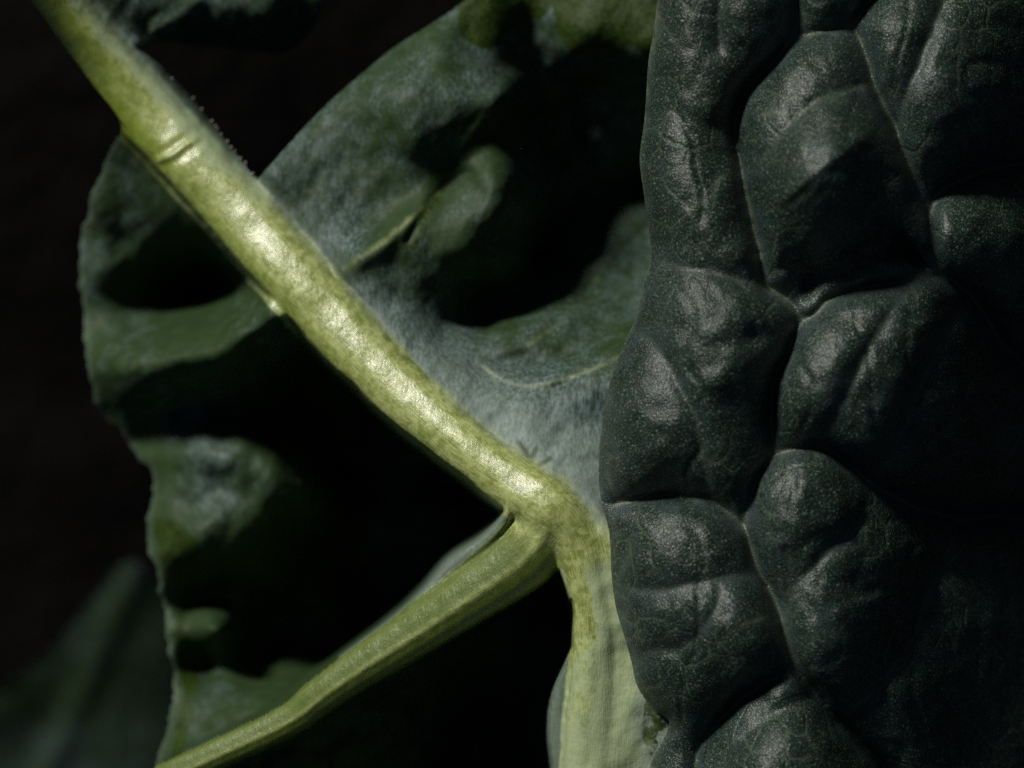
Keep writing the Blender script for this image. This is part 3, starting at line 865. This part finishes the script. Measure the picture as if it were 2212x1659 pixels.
    base = RBF([(1390, -200, 20), (1390, 200, 20), (1390, 500, 20), (1330, 800, 20), (1300, 1000, 12), (1320, 1250, 10), (1370, 1450, 5), (1450, 1560, -15), (1400, 1700, -40), (1400, 1900, -60),
                (1600, -200, 40), (1600, 100, 50), (1600, 300, 55), (1650, 600, 75), (1550, 800, 75), (1660, 1000, 90), (1620, 1150, 80), (1690, 1350, 70), (1716, 1442, 70), (1600, 1520, 30), (1500, 1700, -10),
                (1800, -200, 20), (1840, 52, 60), (1890, 180, 70), (1965, 360, 50), (2030, 592, 20), (1900, 616, 70), (1775, 965, 75), (1880, 1045, 0), (1820, 1560, -40), (1900, 1700, -120), (1780, 1250, 0),
                (2000, 0, -40), (2000, 250, 0), (2080, 390, -60), (2200, 350, -220), (2212, 0, -330), (2130, 690, -160), (2212, 900, -400), (2080, 1120, -330), (2212, 1400, -650), (2000, 1400, -340), (1880, 1300, -130), (2100, 1600, -540),
                (2400, 0, -620), (2400, 600, -560), (2400, 1200, -760), (2300, 1700, -760), (2540, 400, -850), (2540, 1500, -1050)]).grid(xs, ys)
    Hh = base + puff
    rid = 1 - np.abs(fbm(X, Y * 0.7, 120, 251, 2))
    Hh = Hh - 5 * np.clip(rid - 0.75, 0, 1) / 0.25 * sstep(5, 50, dm)
    Hh = Hh + 9 * fbm(X, Y, 110, 211, 3) * sstep(0, 40, dm) + 1.6 * fbm(X, Y, 34, 221, 2) * sstep(0, 25, np.minimum(dm, dw))
    # dents
    for (x, y, r, a) in ((1580, 870, 45, 14), (1615, 920, 85, 26), (1440, 1030, 60, 20), (1625, 730, 30, 18), (1830, 690, 30, 12), (1560, 280, 30, 10)):
        Hh = Hh - a * np.exp(-((X - x) ** 2 + ((Y - y) * 1.2) ** 2) / r ** 2)
    # raised thread of the main vein lines inside the grooves
    Hh = Hh + 1.0 * np.exp(-(dm / 6.0) ** 2)
    Hh = blur(Hh, 1)
    edge = np.maximum(-sdf, 0)
    vein = np.exp(-(dm / 7.0) ** 2) * (0.6 + 0.4 * fbm(X, Y, 90, 241, 2)) + 0.3 * np.exp(-(dw / 6.0) ** 2)
    vein = np.maximum(vein, 0.8 * np.exp(-(dc / 5.0) ** 2))
    vein = np.maximum(vein, 0.8 * np.exp(-edge / 5.0))
    vein = np.maximum(vein, sstep(190, 110, Y) * np.exp(-edge / 9.0) * 1.3)
    bloom = np.exp(-(dm / 26.0) ** 2) * 0.9 + 0.35 * np.exp(-(dw / 22.0) ** 2) + 0.25 * sstep(0.1, 0.7, fbm(X, Y, 120, 231, 3))
    bloom = np.clip(bloom + 0.5 * np.exp(-edge / 22.0), 0, 1)
    part = np.zeros(X.shape, int)
    for i in (0, 5, 7, 10, 3):
        d = main_d[i]
        part[(d < 6.5) & (part == 0)] = (0, 5, 7, 10, 3).index(i) + 1
    root = thing('kale_leaf', 'dark puckered kale leaf seen from above, blistered between its fine veins', 'leaf', world(2100, 1950, -600))
    grid_sheet(X, Y, Hh, sdf, part, ['blade'] + ['vein'] * 5, dict(vein=np.clip(vein, 0, 1), bloom=bloom), 0.0004, UPPER, root, step)
    P = [world(2000, 1940, -330), world(2010, 2100, -480), world(2020, 2350, -1200), world(2025, 2480, -2400), world(2030, 2520, -4100)]
    tube('leaf_stalk', P, [45 * PX, 60 * PX, 75 * PX, 85 * PX, 95 * PX], UNDER, root, attrs={'rib': 1.0})
    return root
leaf_b()

# ------------------------------------------------------------------ a lower leaf, far out of focus
def leaf_c():
    step = 16.0
    xs = np.arange(-520, 640, step)
    ys = np.arange(1040, 2200, step)
    X, Y = np.meshgrid(xs, ys)
    OUT = catmull([(-480, 1900), (-300, 1720), (-120, 1570), (30, 1470), (130, 1380), (200, 1290), (270, 1215), (330, 1240), (370, 1330), (420, 1500), (480, 1700), (500, 1900),
                   (420, 2120), (100, 2170), (-300, 2100)], 6, True)
    sdf = poly_sdf(X, Y, OUT)
    q = (X - 100) * 0.62 + (Y - 1500) * 0.78
    Hh = -2500 - 0.69 * q + 22 * fbm(X, Y, 300, 301, 2)
    dM, _, _, _ = line_field(X, Y, catmull([(300, 1225, 0), (180, 1500, 0), (60, 1800, 0), (20, 2150, 0)], 6))
    Hh = Hh + 12 * np.exp(-(dM / 30) ** 2)
    Hh = Hh - 8 * np.exp(-np.maximum(-sdf, 0) / 40.0)
    part = np.where(dM < 28, 1, 0)
    z = 0 * X
    root = thing('kale_leaf', 'dim blurred kale leaf low in the shade under the folded lobes', 'leaf', world(20, 2150, -2790))
    grid_sheet(X, Y, Hh, sdf, part, ['blade', 'midrib'], dict(rib=np.where(dM < 30, 0.05, 0.0), wax=z + 0.35 + 0.2 * fbm(X, Y, 150, 321, 2), scuff=z, pale=z, side=z, green_shading=z, dull=z,
               flow=np.stack([X / 60, Y / 60, z], -1)), 0.0004, UNDER, root, step)
    P = [world(20, 2130, -2800), world(20, 2260, -2950), world(30, 2400, -3300), world(40, 2450, -4100)]
    tube('leaf_stalk', P, [40 * PX, 55 * PX, 70 * PX, 80 * PX], UNDER, root, attrs={'rib': 1.0})
leaf_c()

# ------------------------------------------------------------------ tiny things clinging to the leaves (too small to pick apart)
def specks(name, pts, mat, parent, label):
    V, F = [], []
    o0 = Vector(parent.location)
    for (x, y, h, r) in pts:
        c = Vector(world(x, y, h)) - o0
        b = len(V)
        nu, nv = 8, 5
        sx = rng.uniform(0.8, 1.2, 3)
        V.append(c + Vector((0, 0, r * PX * sx[2])))
        for i in range(1, nv):
            a = math.pi * i / nv
            for k in range(nu):
                t = 2 * math.pi * k / nu
                w = rng.uniform(0.88, 1.1)
                V.append(c + Vector((math.sin(a) * math.cos(t) * sx[0], math.sin(a) * math.sin(t) * sx[1], math.cos(a) * sx[2])) * r * PX * w)
        V.append(c - Vector((0, 0, r * PX * sx[2])))
        for k in range(nu):
            F.append((b, b + 1 + k, b + 1 + (k + 1) % nu))
            for i in range(nv - 2):
                p = b + 1 + i * nu
                F.append((p + k, p + nu + k, p + nu + (k + 1) % nu, p + (k + 1) % nu))
            p = b + 1 + (nv - 2) * nu
            F.append((p + k, b + 1 + (nv - 1) * nu, p + (k + 1) % nu))
    me = bpy.data.meshes.new(name)
    me.from_pydata(V, [], F)
    me.polygons.foreach_set('use_smooth', np.ones(len(F), bool))
    me.materials.append(mat)
    o = bpy.data.objects.new(name, me)
    o.parent = parent
    o['kind'] = 'stuff'
    o['label'] = label
    scene.collection.objects.link(o)
    return o

def top_height(obs, px, py):
    """height of the leaf surface at a photo pixel, in px units"""
    best = -1e9
    for ob in obs:
        n = len(ob.data.vertices)
        co = np.empty(n * 3, np.float32)
        ob.data.vertices.foreach_get('co', co)
        co = co.reshape(-1, 3) + np.array(ob.parent.location)
        h = (co[:, 2] - Z0) / PX
        k = PX * (D - h) / D
        x, y = co[:, 0] / k + W / 2, -co[:, 1] / k + H / 2
        m = (np.abs(x - px) < 6) & (np.abs(y - py) < 6)
        if m.any():
            best = max(best, float(h[m].max()))
    return best

def clinging():
    dust, nt, p = new_mat('pale_dust')
    p.inputs['Base Color'].default_value = (0.16, 0.15, 0.12, 1)
    p.inputs['Roughness'].default_value = 0.5
    roots = [o for o in scene.objects if o.type == 'EMPTY']
    A = roots[0]
    oa = [o for o in A.children if o.name.startswith(('midrib', 'blade'))]
    pts = []
    for x, y, r in ((418, 212, 3.5), (436, 236, 3), (458, 262, 4), (466, 272, 3), (478, 290, 3), (492, 306, 4.5), (500, 318, 3), (520, 342, 3.5), (531, 352, 4), (546, 376, 5), (552, 384, 3),
                    (470, 250 + 28, 2.5), (372, 170, 3), (508, 326, 2.5)):
        h = top_height(oa, x, y)
        if h > -1e8:
            pts.append((x, y, h + r * 0.3, r))
    if pts:
        specks('water_droplets', pts, dust, A, 'minute pale beads along the rib edge')
clinging()
